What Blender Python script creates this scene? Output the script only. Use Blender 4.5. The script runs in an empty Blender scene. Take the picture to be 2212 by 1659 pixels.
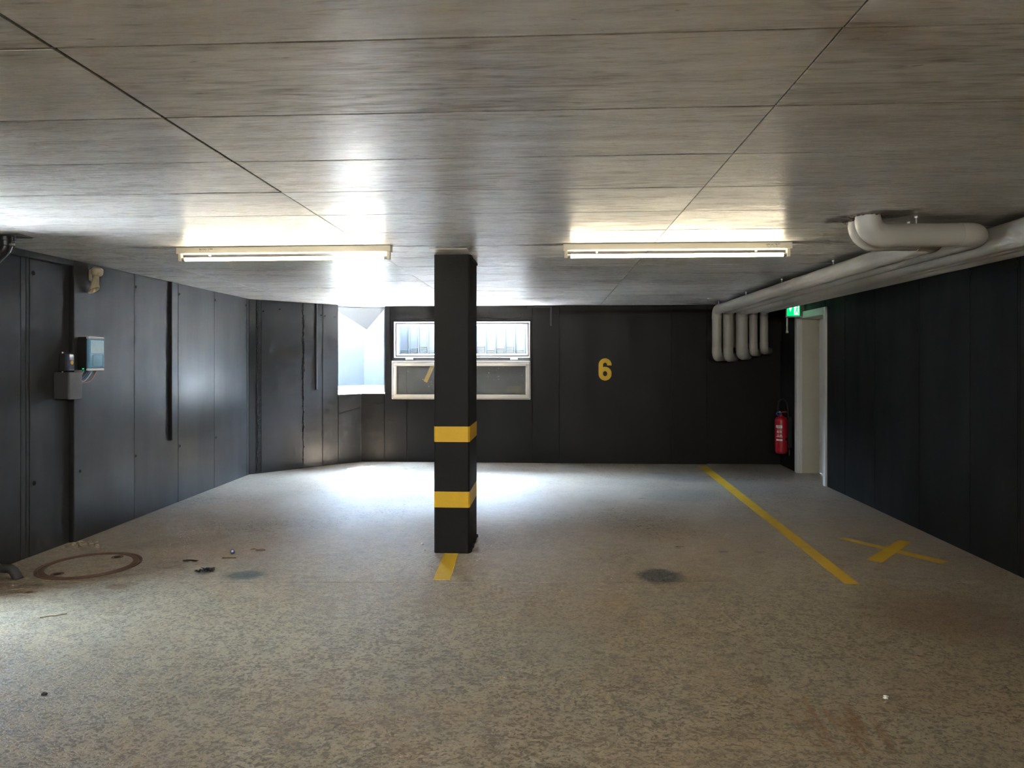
import bpy, bmesh, math, random
from mathutils import Vector, Matrix
random.seed(7)
S = bpy.context.scene
COL = S.collection
PI = math.pi

# ------------------------------------------------------------------ camera, sky, sun, exposure
CAM_H = 1.4554
CEIL = 2.28
cd = bpy.data.cameras.new('camera'); cam = bpy.data.objects.new('camera', cd); COL.objects.link(cam)
cam.location = (0, 0, CAM_H); cam.rotation_euler = (PI / 2, 0, math.radians(3.129))
cd.sensor_width = 36; cd.lens = 1500 / 2212 * 36; cd.shift_y = -46.5 / 2212
cd.clip_start = 0.05
S.camera = cam

SKY_STRENGTH = 92.0
W = bpy.data.worlds.new('sky'); S.world = W; W.use_nodes = True
bgn = W.node_tree.nodes['Background']
bgn.inputs[0].default_value = (0.56, 0.76, 1.0, 1); bgn.inputs[1].default_value = SKY_STRENGTH

sd = bpy.data.lights.new('sun', 'SUN'); sun = bpy.data.objects.new('sun', sd); COL.objects.link(sun)
sd.energy = 250; sd.angle = math.radians(1.5); sd.color = (1, .96, .9)
el = math.radians(64); az = Vector((0.55, -0.83)).normalized()
dirv = Vector((az.x * math.cos(el), az.y * math.cos(el), -math.sin(el)))
sun.rotation_euler = dirv.to_track_quat('-Z', 'Y').to_euler(); sun.location = (-5, 16, 8)

def portal(name, loc, rot, sx, sy):
    d = bpy.data.lights.new(name, 'AREA'); d.shape = 'RECTANGLE'; d.size = sx; d.size_y = sy
    d.cycles.is_portal = True
    o = bpy.data.objects.new(name, d); COL.objects.link(o); o.location = loc; o.rotation_euler = rot
# daylight openings of the garage (sampling portals only: they emit nothing themselves)
portal('portal_gate', (-3.95, 3.70, 1.03), (0, math.radians(-90), 0), 2.06, .20)
portal('portal_window', (-1.285, 10.2, 1.79), (math.radians(-90), 0, 0), 2.0, .54)
portal('portal_corner', (-2.82, 10.12, 1.64), (math.radians(-90), 0, math.radians(24)), .85, 1.3)

S.view_settings.view_transform = 'Standard'; S.view_settings.look = 'None'
S.view_settings.exposure = 2.3; S.view_settings.gamma = 1.0; S.view_settings.use_curve_mapping = False
S.cycles.max_bounces = 8; S.cycles.diffuse_bounces = 5; S.cycles.glossy_bounces = 3
S.cycles.transparent_max_bounces = 8
S.cycles.sample_clamp_indirect = 40.0
S.cycles.caustics_reflective = False; S.cycles.caustics_refractive = False
S.cycles.use_denoising = True
S.cycles.use_adaptive_sampling = True; S.cycles.adaptive_threshold = .045; S.cycles.adaptive_min_samples = 20

TUBE_STRENGTH = 11.0
TUBE_COLOR = (1.0, .86, .60)

# ------------------------------------------------------------------ material helpers
def mat(name):
    m = bpy.data.materials.new(name); m.use_nodes = True
    nt = m.node_tree
    return m, nt, nt.nodes['Principled BSDF']
def N(nt, t, **kw):
    n = nt.nodes.new(t)
    for k, v in kw.items(): setattr(n, k, v)
    return n
def L(nt, a, b): nt.links.new(a, b)
def setin(nt, sock, v):
    if hasattr(v, 'is_linked') or hasattr(v, 'links'): L(nt, v, sock)
    else: sock.default_value = v
def math_(nt, op, a, b=0.0, clamp=False):
    n = N(nt, 'ShaderNodeMath', operation=op, use_clamp=clamp)
    setin(nt, n.inputs[0], a); setin(nt, n.inputs[1], b)
    return n.outputs[0]
def pos(nt):
    return N(nt, 'ShaderNodeNewGeometry').outputs['Position']
def noise(nt, vec, scale, detail=4, rough=.55, vs=None, off=None, dist=0.0):
    mp = N(nt, 'ShaderNodeMapping')
    L(nt, vec, mp.inputs[0])
    if vs: mp.inputs['Scale'].default_value = vs
    if off: mp.inputs['Location'].default_value = off
    n = N(nt, 'ShaderNodeTexNoise')
    L(nt, mp.outputs[0], n.inputs['Vector'])
    n.inputs['Scale'].default_value = scale; n.inputs['Detail'].default_value = detail
    n.inputs['Roughness'].default_value = rough; n.inputs['Distortion'].default_value = dist
    return n.outputs['Fac']
def ramp(nt, fac, stops):
    r = N(nt, 'ShaderNodeValToRGB')
    e = r.color_ramp.elements
    while len(e) < len(stops): e.new(.5)
    for i, (p, c) in enumerate(stops):
        e[i].position = p
        e[i].color = c if len(c) == 4 else (*c, 1)
    L(nt, fac, r.inputs[0]); return r.outputs[0]
def rng(nt, fac, a, b, c=0.0, d=1.0, smooth=False):
    n = N(nt, 'ShaderNodeMapRange')
    if smooth: n.interpolation_type = 'SMOOTHSTEP'
    L(nt, fac, n.inputs[0])
    for i, v in enumerate((a, b, c, d)): n.inputs[1 + i].default_value = v
    return n.outputs[0]
def mix(nt, fac, a, b, mode='MIX'):
    n = N(nt, 'ShaderNodeMix', data_type='RGBA', blend_type=mode)
    setin(nt, n.inputs[0], fac)
    for i, v in ((6, a), (7, b)):
        if isinstance(v, (tuple, list)): n.inputs[i].default_value = v if len(v) == 4 else (*v, 1)
        else: L(nt, v, n.inputs[i])
    return n.outputs[2]
def bump(nt, h, strength, dist, prev=None):
    b = N(nt, 'ShaderNodeBump'); b.inputs['Strength'].default_value = strength; b.inputs['Distance'].default_value = dist
    L(nt, h, b.inputs['Height'])
    if prev is not None: L(nt, prev, b.inputs['Normal'])
    return b.outputs[0]
def sep(nt, v):
    s = N(nt, 'ShaderNodeSeparateXYZ'); L(nt, v, s.inputs[0]); return s.outputs
WOBBLE = {}
def blob(nt, p, cx, cy, rx, ry, ang=0, wob=.35, wscale=9, soft=.35, off=0):
    """0..1 mask of an irregular patch on the floor or ceiling at (cx, cy)"""
    mp = N(nt, 'ShaderNodeMapping', vector_type='TEXTURE')
    L(nt, p, mp.inputs[0]); mp.inputs['Location'].default_value = (cx, cy, 0)
    mp.inputs['Rotation'].default_value = (0, 0, ang); mp.inputs['Scale'].default_value = (rx, ry, 1)
    x, y, z = sep(nt, mp.outputs[0])
    r = math_(nt, 'SQRT', math_(nt, 'ADD', math_(nt, 'MULTIPLY', x, x), math_(nt, 'MULTIPLY', y, y)))
    key = (nt.name, wscale)
    if key not in WOBBLE: WOBBLE[key] = noise(nt, p, wscale, 4, .6)
    nz = WOBBLE[key]
    r = math_(nt, 'ADD', r, math_(nt, 'MULTIPLY', math_(nt, 'SUBTRACT', nz, .5), wob * 2))
    return rng(nt, r, 1.0, 1.0 - soft, 0, 1, True)

def simple(name, col, rough=.5, metal=0.0, spec=.5, var=.08, vscale=12, bmp=0.0, bscale=80, bdist=.002, coat=0):
    m, nt, b = mat(name)
    p = pos(nt)
    f = noise(nt, p, vscale, 4)
    c = mix(nt, f, tuple(x * (1 - var) for x in col), tuple(min(1, x * (1 + var)) for x in col))
    L(nt, c, b.inputs['Base Color'])
    b.inputs['Roughness'].default_value = rough; b.inputs['Metallic'].default_value = metal
    b.inputs['Specular IOR Level'].default_value = spec; b.inputs['Coat Weight'].default_value = coat
    if bmp: L(nt, bump(nt, noise(nt, p, bscale, 3), bmp, bdist), b.inputs['Normal'])
    return m
def emit(name, col, st):
    m = bpy.data.materials.new(name); m.use_nodes = True; nt = m.node_tree
    for n in list(nt.nodes):
        if n.type == 'BSDF_PRINCIPLED': nt.nodes.remove(n)
    e = N(nt, 'ShaderNodeEmission'); e.inputs[0].default_value = (*col, 1); e.inputs[1].default_value = st
    out = [n for n in nt.nodes if n.type == 'OUTPUT_MATERIAL'][0]
    L(nt, e.outputs[0], out.inputs[0]); return m
def glass(name, tint=(1, 1, 1), ior=1.45, rough=.0, dust=0.0):
    m = bpy.data.materials.new(name); m.use_nodes = True; nt = m.node_tree
    for n in list(nt.nodes):
        if n.type == 'BSDF_PRINCIPLED': nt.nodes.remove(n)
    out = [n for n in nt.nodes if n.type == 'OUTPUT_MATERIAL'][0]
    t = N(nt, 'ShaderNodeBsdfTransparent'); t.inputs[0].default_value = (*tint, 1)
    g = N(nt, 'ShaderNodeBsdfGlossy'); g.inputs['Roughness'].default_value = rough
    fr = N(nt, 'ShaderNodeFresnel'); L(nt, math_(nt, 'ADD', math_(nt, 'MULTIPLY', N(nt, 'ShaderNodeNewGeometry').outputs['Backfacing'], 1 / ior - ior), ior), fr.inputs[0])
    mx = N(nt, 'ShaderNodeMixShader'); L(nt, fr.outputs[0], mx.inputs[0]); L(nt, t.outputs[0], mx.inputs[1]); L(nt, g.outputs[0], mx.inputs[2])
    last = mx.outputs[0]
    if dust:
        d = N(nt, 'ShaderNodeBsdfDiffuse'); d.inputs[0].default_value = (.75, .74, .7, 1)
        p = pos(nt)
        spots = rng(nt, noise(nt, p, 55, 2, .5), .70, .74)
        zone = rng(nt, noise(nt, p, 2.3, 2, .5), .42, .62)
        f = math_(nt, 'ADD', math_(nt, 'MULTIPLY', math_(nt, 'MULTIPLY', spots, zone), .75), dust, True)
        m2 = N(nt, 'ShaderNodeMixShader'); L(nt, f, m2.inputs[0]); L(nt, last, m2.inputs[1]); L(nt, d.outputs[0], m2.inputs[2]); last = m2.outputs[0]
    L(nt, last, out.inputs[0]); return m

# ------------------------------------------------------------------ materials
def ceiling_mat():
    m, nt, b = mat('board_formed_concrete')
    p0 = pos(nt)
    ob = N(nt, 'ShaderNodeObjectInfo')
    cmb = N(nt, 'ShaderNodeCombineXYZ')
    L(nt, math_(nt, 'MULTIPLY', ob.outputs['Random'], 37.0), cmb.inputs[0]); L(nt, math_(nt, 'MULTIPLY', ob.outputs['Random'], 11.0), cmb.inputs[2])
    ad = N(nt, 'ShaderNodeVectorMath', operation='ADD'); L(nt, p0, ad.inputs[0]); L(nt, cmb.outputs[0], ad.inputs[1]); p = ad.outputs[0]
    fine = noise(nt, p, 1, 5, .68, vs=(6.5, 58, 1), dist=.5)
    mid = noise(nt, p, 1, 3, .6, vs=(1.6, 17, 1), dist=.3)
    big = noise(nt, p, 1, 3, .5, vs=(.8, 1.6, 1), off=(3, 5, 0))
    x, y, z = sep(nt, p0)
    brd = N(nt, 'ShaderNodeTexWhiteNoise', noise_dimensions='1D')
    L(nt, math_(nt, 'ADD', math_(nt, 'FLOOR', math_(nt, 'MULTIPLY', y, 9.62)), math_(nt, 'MULTIPLY', ob.outputs['Random'], 91.0)), brd.inputs['W'])
    t = math_(nt, 'ADD', math_(nt, 'MULTIPLY', fine, .58), math_(nt, 'MULTIPLY', mid, .26))
    t = math_(nt, 'ADD', t, math_(nt, 'MULTIPLY', big, .16))
    t = math_(nt, 'ADD', t, math_(nt, 'MULTIPLY', math_(nt, 'SUBTRACT', brd.outputs['Value'], .5), .05))
    t = math_(nt, 'ADD', t, math_(nt, 'MULTIPLY', math_(nt, 'SUBTRACT', ob.outputs['Random'], .5), .05))
    col = ramp(nt, t, [(.33, (.24, .225, .21)), (.43, (.44, .432, .42)), (.50, (.57, .568, .562)), (.57, (.67, .672, .675)), (.68, (.78, .785, .79))])
    # knots and brown dashes of the old boards
    k = noise(nt, p, 1, 3, .6, vs=(7, 24, 1), off=(9, 1, 0), dist=.6)
    kn = rng(nt, k, .70, .76)
    col = mix(nt, math_(nt, 'MULTIPLY', kn, .7), col, (.12, .095, .07))
    d = noise(nt, p, 1, 4, .6, vs=(2.6, 60, 1), off=(2, 7, 3))
    col = mix(nt, math_(nt, 'MULTIPLY', rng(nt, d, .66, .74), .55), col, (.11, .085, .06))
    # greyer / paler efflorescence
    w = rng(nt, noise(nt, p, 1, 4, .6, vs=(1.6, 9, 1), off=(5, 2, 1)), .60, .76)
    col = mix(nt, math_(nt, 'MULTIPLY', w, .35), col, (.50, .49, .47))
    # rust beside one joint and the damp patch round the pipe penetrations
    rust = blob(nt, p0, .78, 1.78, .18, .10, .5, .6, 12, .8)
    col = mix(nt, math_(nt, 'MULTIPLY', rust, .35), col, (.20, .10, .04))
    damp = blob(nt, p0, 1.80, 4.03, .27, .15, -.65, .35, 9, .22)
    col = mix(nt, math_(nt, 'MULTIPLY', damp, .88), col, (.075, .064, .056))
    L(nt, col, b.inputs['Base Color'])
    r = math_(nt, 'ADD', rng(nt, fine, .32, .68, .46, .20), math_(nt, 'MULTIPLY', math_(nt, 'SUBTRACT', big, .5), -.35), True)
    r = math_(nt, 'MAXIMUM', r, .14)
    L(nt, r, b.inputs['Roughness'])
    b.inputs['Specular IOR Level'].default_value = .38
    n1 = bump(nt, mid, .4, .003)
    n2 = bump(nt, fine, .5, .0018, n1)
    L(nt, n2, b.inputs['Normal'])
    return m

def floor_mat():
    m, nt, b = mat('worn_garage_floor')
    p = pos(nt); x, y, z = sep(nt, p)
    near = rng(nt, y, 6.2, 3.6, 0, 1, True)
    mot = noise(nt, p, 1, 5, .68, vs=(44, 58, 1), dist=.8)
    mot2 = noise(nt, p, 1, 4, .65, vs=(11, 15, 1), off=(4, 3, 0), dist=.6)
    big = noise(nt, p, .9, 4, .55, off=(1, 2, 0))
    hue = noise(nt, p, .75, 3, .5, off=(7, 3, 0))
    fine = noise(nt, p, 170, 2, .7)
    # far half: smooth dusty screed ; near half: coat worn into islands
    farc = ramp(nt, math_(nt, 'ADD', math_(nt, 'MULTIPLY', mot2, .5), math_(nt, 'MULTIPLY', big, .5)), [(.36, (.27, .228, .182)), (.5, (.355, .305, .252)), (.66, (.425, .375, .318))])
    isl = rng(nt, math_(nt, 'ADD', math_(nt, 'MULTIPLY', mot, .7), math_(nt, 'MULTIPLY', mot2, .3)), .455, .525)
    tan = ramp(nt, hue, [(.32, (.345, .290, .198)), (.5, (.365, .296, .196)), (.68, (.365, .278, .172))])
    grey = ramp(nt, hue, [(.35, (.155, .134, .103)), (.65, (.170, .136, .094))])
    nearc = mix(nt, isl, grey, tan)
    col = mix(nt, near, farc, nearc)
    col = mix(nt, math_(nt, 'MULTIPLY', rng(nt, fine, .58, .72), .28), col, (.16, .135, .11))
    col = mix(nt, math_(nt, 'MULTIPLY', rng(nt, noise(nt, p, 60, 2, .5, off=(3, 3, 3)), .72, .76), .8), col, (.07, .055, .045))
    # red brown and greenish dirt
    rb = rng(nt, noise(nt, p, 1.1, 4, .6, off=(13, 4, 0)), .50, .70)
    col = mix(nt, math_(nt, 'MULTIPLY', rb, .35), col, (.30, .18, .09))
    rr = blob(nt, p, 2.35, 4.1, .75, .5, .2, .5, 3, .8)
    col = mix(nt, math_(nt, 'MULTIPLY', rr, .45), col, (.17, .10, .065))
    rs = noise(nt, p, 1, 4, .6, vs=(26, 3.0, 1), off=(1, 9, 0))
    rm = blob(nt, p, 1.12, 2.78, .30, .42, -.35, .4, 4, .7)
    col = mix(nt, math_(nt, 'MULTIPLY', math_(nt, 'MULTIPLY', rng(nt, rs, .48, .62), rm), .75), col, (.20, .095, .03))
    gr = rng(nt, noise(nt, p, .8, 3, .5, off=(3, 14, 0)), .56, .74)
    col = mix(nt, math_(nt, 'MULTIPLY', gr, .25), col, (.19, .19, .145))
    # dark traffic stains of the far half, oil patches, brown rust patch
    for (cx, cy, rx, ry, a, c, s, o) in (
        (-2.09, 4.64, .19, .13, .25, (.085, .10, .088), .95, 1), (.745, 4.78, .20, .20, .15, (.065, .07, .068), .9, 2),
        (-2.80, 4.36, .10, .07, 0, (.16, .10, .055), .8, 3), (1.75, 8.9, .5, .42, -.6, (.17, .16, .155), .55, 4),
        (1.45, 7.7, .55, .5, .4, (.20, .185, .17), .5, 5), (-3.0, 5.5, .5, .25, .5, (.20, .16, .115), .5, 6),
        (1.45, 9.2, .18, .12, 0, (.18, .17, .165), .6, 7), (2.5, 8.3, .6, .8, .2, (.20, .185, .17), .45, 8),
        (-1.6, 7.4, .5, .3, .3, (.24, .24, .24), .45, 9)):
        col = mix(nt, math_(nt, 'MULTIPLY', blob(nt, p, cx, cy, rx, ry, a, .4, 8, .5, o), s), col, c)
    for (cx, cy, rx, ry) in ((1.02, 5.55, .05, .025), (1.33, 5.42, .045, .02), (1.0, 5.5, .03, .01), (1.62, 5.43, .05, .012), (2.05, 9.0, .05, .03), (.98, 7.5, .05, .02)):
        col = mix(nt, math_(nt, 'MULTIPLY', blob(nt, p, cx, cy, rx, ry, .1, .3, 25, .3), .85), col, (.06, .055, .052))
    L(nt, col, b.inputs['Base Color'])
    rgh = math_(nt, 'ADD', rng(nt, mot, .36, .64, .54, .24), math_(nt, 'MULTIPLY', math_(nt, 'SUBTRACT', big, .5), .3))
    L(nt, rgh, b.inputs['Roughness']); b.inputs['Specular IOR Level'].default_value = .5
    # rake marks of the screed: fine diagonal ribs in places
    rib = N(nt, 'ShaderNodeTexWave', wave_type='BANDS', bands_direction='X')
    mp = N(nt, 'ShaderNodeMapping'); L(nt, p, mp.inputs[0]); mp.inputs['Rotation'].default_value = (0, 0, math.radians(24))
    L(nt, mp.outputs[0], rib.inputs[0]); rib.inputs['Scale'].default_value = 9.5; rib.inputs['Distortion'].default_value = 3.5
    rib.inputs['Detail'].default_value = 3; rib.inputs['Detail Scale'].default_value = 2.5
    rz = rng(nt, noise(nt, p, 1.1, 3, .5, off=(0, 6, 0)), .40, .58)
    n0 = bump(nt, math_(nt, 'MULTIPLY', math_(nt, 'MULTIPLY', rib.outputs['Fac'], rz), rng(nt, y, 8, 5, .15, 1)), .3, .003)
    n1 = bump(nt, mot, .6, .006, n0)
    n1 = bump(nt, math_(nt, 'MULTIPLY', isl, near), .3, .003, n1)
    n2 = bump(nt, fine, .35, .0018, n1)
    L(nt, n2, b.inputs['Normal'])
    return m

def wall_mat(name='black_wall_paint', r0=.50, r1=.40, spec=.22, k=1.2, tint=(1, 1, 1)):
    m, nt, b = mat(name); b.inputs['Specular IOR Level'].default_value = spec
    p = pos(nt)
    f = noise(nt, p, 1, 4, .55, vs=(3, 3, .7)); g = noise(nt, p, 130, 2, .5)
    col = ramp(nt, f, [(.3, (.0088 * k * tint[0], .0080 * k * tint[1], .0078 * k * tint[2])), (.7, (.013 * k * tint[0], .0118 * k * tint[1], .0115 * k * tint[2]))])
    sc = rng(nt, noise(nt, p, 26, 5, .7, off=(4, 0, 2)), .72, .80)
    col = mix(nt, math_(nt, 'MULTIPLY', sc, .25), col, (.16, .16, .165))
    por = rng(nt, noise(nt, p, 45, 2, .5, off=(8, 1, 2)), .765, .785)
    col = mix(nt, math_(nt, 'MULTIPLY', por, .8), col, (.008, .008, .009))
    L(nt, col, b.inputs['Base Color'])
    L(nt, rng(nt, f, .3, .7, r0, r1), b.inputs['Roughness'])
    L(nt, bump(nt, g, .12, .001, bump(nt, f, .2, .004)), b.inputs['Normal'])
    return m

M = {}
M['ceil'] = ceiling_mat(); M['floor'] = floor_mat(); M['wall'] = wall_mat(); M['wall_lit'] = wall_mat('lit_black_wall_paint', .48, .36, .5, 3.2, (.92, 1.02, 1.1)); M['wall_shaded'] = wall_mat('shaded_black_wall_paint', .75, .62, .22, .55)  # same black paint, lightened for left walls' window light, darkened for right wall's shade
M['hole'] = simple('dark_hole', (.004, .004, .004), .9, var=.05)
M['joint'] = simple('dark_joint', (.022, .015, .010), .9, var=.3, vscale=40)
M['pillar'] = simple('pillar_black_paint', (.0062, .006, .006), .6, spec=.3, var=.2, vscale=6, bmp=.45, bscale=32, bdist=.004)
M['yellow'] = simple('yellow_paint', (.72, .42, .012), .5, var=.07, bmp=.5, bscale=60, bdist=.003)
def tape_mat():
    m, nt, b = mat('worn_yellow_tape'); p = pos(nt)
    f = noise(nt, p, 5, 5, .65); g = noise(nt, p, 90, 3, .6)
    col = mix(nt, f, (.52, .31, .010), (.68, .43, .035))
    col = mix(nt, math_(nt, 'MULTIPLY', rng(nt, noise(nt, p, 3, 5, .7, off=(2, 5, 0)), .53, .70), .5), col, (.30, .20, .06))
    col = mix(nt, math_(nt, 'MULTIPLY', rng(nt, g, .62, .72), .45), col, (.33, .26, .15))
    L(nt, col, b.inputs['Base Color']); b.inputs['Roughness'].default_value = .5
    L(nt, bump(nt, g, .4, .001), b.inputs['Normal']); return m
M['tape'] = tape_mat()
M['pipe'] = simple('grey_pipe_jacket', (.40, .385, .34), .42, var=.05, vscale=3)
M['pipe_cover'] = simple('grey_pipe_elbow_cover', (.42, .40, .355), .45, var=.06, vscale=5)
M['steel'] = simple('galvanised_steel', (.42, .42, .42), .4, .8, var=.1)
M['lamp_white'] = simple('enamelled_lamp_white', (.62, .57, .45), .4, var=.03)
M['tube'] = emit('lit_tube', TUBE_COLOR, TUBE_STRENGTH)
M['tube_fill'] = emit('fill_tube_glow', (1.0, .96, .90), TUBE_STRENGTH * 6.4)
M['print'] = simple('faded_print', (.12, .12, .12), .7)
M['frame'] = simple('white_window_frame', (.62, .56, .49), .42, var=.03)
M['frame_out'] = simple('cool_white_frame', (.70, .70, .72), .4, var=.03)
M['gasket'] = simple('dark_gasket', (.02, .02, .024), .6)
M['pane'] = glass('clear_pane', (.97, .98, .98))
M['pane_dusty'] = glass('dusty_pane', (.90, .91, .91), dust=.13)
M['door'] = simple('white_door_leaf', (.60, .60, .58), .45, var=.03)
M['door_frame'] = simple('white_steel_casing', (.62, .62, .61), .4, var=.03)
M['reveal'] = simple('cream_door_reveal', (.50, .47, .385), .5, var=.05, vscale=4)
M['red'] = simple('red_enamel', (.42, .010, .022), .30, var=.05)
M['black'] = simple('black_plastic', (.012, .012, .013), .4)
M['rubber'] = simple('black_rubber', (.014, .014, .014), .6)
M['label'] = simple('white_sticker', (.72, .68, .68), .5)
M['blueplastic'] = simple('blue_plastic', (.03, .09, .28), .35)
M['redplastic'] = simple('red_plastic', (.45, .05, .04), .4)
M['green_lit'] = emit('lit_green_sign', (.0, .52, .13), .42)
M['white_lit'] = emit('lit_white_symbol', (.62, 1.0, .80), .36)
M['sign_white'] = simple('sign_housing_white', (.62, .63, .60), .4)
M['sign_grey'] = simple('sign_bracket_grey', (.30, .29, .28), .5)
M['beige'] = simple('beige_plastic', (.47, .41, .28), .35, var=.04)
M['darkbox'] = simple('dark_grey_box', (.05, .05, .053), .5)
M['lidgrey'] = simple('grey_box_lid', (.13, .13, .135), .5)
M['boxwhite'] = simple('pale_box_rim', (.60, .60, .60), .4)
M['cyanlid'] = simple('blue_glossy_lid', (.14, .36, .58), .12, var=.25, vscale=14, coat=.6)
M['lidsheen'] = simple('pale_blue_sheen', (.42, .66, .74), .15, var=.12, vscale=40, coat=.5)
M['violetlid'] = simple('smoked_lid', (.07, .07, .13), .1, var=.2, coat=.6)
M['orange'] = simple('orange_sticker', (.65, .32, .05), .5)
M['copper'] = simple('orange_wire_sheath', (.55, .22, .10), .45)
M['bluewire'] = simple('blue_wire_sheath', (.04, .10, .35), .45)
M['whitewire'] = simple('white_wire_sheath', (.6, .6, .6), .45)
M['blackwire'] = simple('black_wire_sheath', (.02, .02, .025), .45)
M['pvc'] = simple('black_drain_plastic', (.013, .013, .016), .28, var=.1)
M['dustypvc'] = simple('dusty_black_plastic', (.035, .034, .033), .6, var=.5, vscale=18)
M['rust'] = simple('rusty_iron', (.12, .068, .045), .75, var=.35, vscale=30, bmp=.6, bscale=60)
M['lid'] = simple('concrete_manhole_fill', (.36, .32, .235), .75, var=.16, vscale=9, bmp=.5, bscale=70)
M['rubble'] = simple('pale_rubble', (.34, .29, .22), .9, var=.25, vscale=20)
M['rag'] = simple('black_film', (.012, .012, .013), .35, bmp=.6, bscale=60)
M['leaf'] = simple('dry_brown_leaf', (.30, .12, .03), .7)
M['stick'] = simple('dry_stick', (.16, .11, .06), .8)
M['pebble'] = simple('white_pebble', (.7, .68, .64), .7)
M['darkpebble'] = simple('dark_pebble', (.03, .028, .03), .7)
M['bluecap'] = simple('blue_cap', (.03, .06, .28), .4)
def outer_mat(name, c):
    m, nt, b = mat(name); p = pos(nt)
    f = noise(nt, p, 1, 5, .6, vs=(34, 34, 1.2)); g = noise(nt, p, 3, 4, .6)
    col = mix(nt, f, tuple(v * .86 for v in c), c); col = mix(nt, math_(nt, 'MULTIPLY', g, .12), col, tuple(v * .7 for v in c))
    L(nt, col, b.inputs['Base Color']); b.inputs['Roughness'].default_value = .85
    L(nt, bump(nt, f, .4, .006), b.inputs['Normal']); return m
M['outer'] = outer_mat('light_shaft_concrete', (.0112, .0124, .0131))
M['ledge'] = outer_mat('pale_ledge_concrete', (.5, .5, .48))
M['shade_wedge'] = outer_mat('shaft_shade_wedge', (.0080, .0080, .0102))
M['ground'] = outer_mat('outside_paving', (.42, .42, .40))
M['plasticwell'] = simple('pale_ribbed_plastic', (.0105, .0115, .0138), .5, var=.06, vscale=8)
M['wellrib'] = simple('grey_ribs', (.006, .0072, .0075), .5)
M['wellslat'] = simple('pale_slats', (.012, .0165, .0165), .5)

# ------------------------------------------------------------------ mesh helpers
def mesh(bm, name, m, parent=None, smooth=False, kind=None):
    bmesh.ops.recalc_face_normals(bm, faces=bm.faces)
    me = bpy.data.meshes.new(name); bm.to_mesh(me); bm.free()
    if smooth:
        for f in me.polygons: f.use_smooth = True
    me.materials.append(M[m] if isinstance(m, str) else m)
    o = bpy.data.objects.new(name, me); COL.objects.link(o)
    if parent: o.parent = parent
    if kind: o['kind'] = kind
    return o
def autosmooth(o, deg=40):
    me = o.data
    for f in me.polygons: f.use_smooth = True
    me.set_sharp_from_angle(angle=math.radians(deg)); return o
def empty(name, loc=(0, 0, 0)):
    o = bpy.data.objects.new(name, None); COL.objects.link(o); o.location = loc; o.empty_display_size = .1
    bpy.context.view_layer.update(); return o
def tag(o, label, cat, group=None, kind='thing'):
    o['label'] = label; o['category'] = cat; o['kind'] = kind
    if group: o['group'] = group
    return o
def struct(o): o['kind'] = 'structure'; return o
def put(o, parent):
    """parent a part built in world coordinates to its thing"""
    o.parent = parent; o.matrix_parent_inverse = Matrix.Translation(parent.location).inverted(); return o
def hexa(bm, v, bev=0.0, seg=1):
    vs = [bm.verts.new(p) for p in v]
    fs = [bm.faces.new([vs[i] for i in q]) for q in ((0, 3, 2, 1), (4, 5, 6, 7), (0, 1, 5, 4), (1, 2, 6, 5), (2, 3, 7, 6), (3, 0, 4, 7))]
    if bev:
        es = list({e for f in fs for e in f.edges})
        bmesh.ops.bevel(bm, geom=es, offset=bev, segments=seg, affect='EDGES', profile=.6)
def box(bm, x0, x1, y0, y1, z0, z1, bev=0.0, seg=1):
    hexa(bm, [(x0, y0, z0), (x1, y0, z0), (x1, y1, z0), (x0, y1, z0), (x0, y0, z1), (x1, y0, z1), (x1, y1, z1), (x0, y1, z1)], bev, seg)
def boxo(name, m, parent, *a, bev=0.0, seg=1):
    bm = bmesh.new(); box(bm, *a, bev=bev, seg=seg); o = mesh(bm, name, m)
    if parent: put(o, parent)
    return o
def fillet(pts, r, n=10):
    P = [Vector(p) for p in pts]; out = [P[0]]
    for i in range(1, len(P) - 1):
        a, b, c = P[i - 1], P[i], P[i + 1]
        u, v = (a - b).normalized(), (c - b).normalized()
        ang = u.angle(v)
        if abs(ang - PI) < 1e-3: out.append(b); continue
        t = min(r / math.tan(ang / 2), (a - b).length * .98, (c - b).length * .98)
        rr = t * math.tan(ang / 2)
        cen = b + (u + v).normalized() * (rr / math.sin(ang / 2))
        p0, p1 = b + u * t, b + v * t
        d0, d1 = p0 - cen, p1 - cen
        tot = d0.angle(d1); ax = d0.cross(d1).normalized()
        for k in range(n + 1): out.append(cen + Matrix.Rotation(tot * k / n, 3, ax) @ d0)
    out.append(P[-1]); return out
def sweep(bm, pts, r, n=16, cap=True):
    P = [Vector(p) for p in pts]
    rad = r if isinstance(r, (list, tuple)) else [r] * len(P)
    rings = []; nrm = None
    for i, p in enumerate(P):
        t = (P[min(i + 1, len(P) - 1)] - P[max(i - 1, 0)]).normalized()
        if nrm is None:
            nrm = t.orthogonal().normalized()
        nrm = (nrm - t * nrm.dot(t)).normalized(); bn = t.cross(nrm)
        rings.append([bm.verts.new(p + (nrm * math.cos(2 * PI * k / n) + bn * math.sin(2 * PI * k / n)) * rad[i]) for k in range(n)])
    for a, b in zip(rings, rings[1:]):
        for k in range(n): bm.faces.new((a[k], a[(k + 1) % n], b[(k + 1) % n], b[k]))
    if cap: bm.faces.new(rings[0][::-1]); bm.faces.new(rings[-1])
def tube(name, m, parent, pts, r, n=16, fil=None, smooth=True):
    bm = bmesh.new(); sweep(bm, fillet(pts, fil) if fil else pts, r, n); o = mesh(bm, name, m)
    if smooth: autosmooth(o, 50)
    if parent: put(o, parent)
    return o
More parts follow.
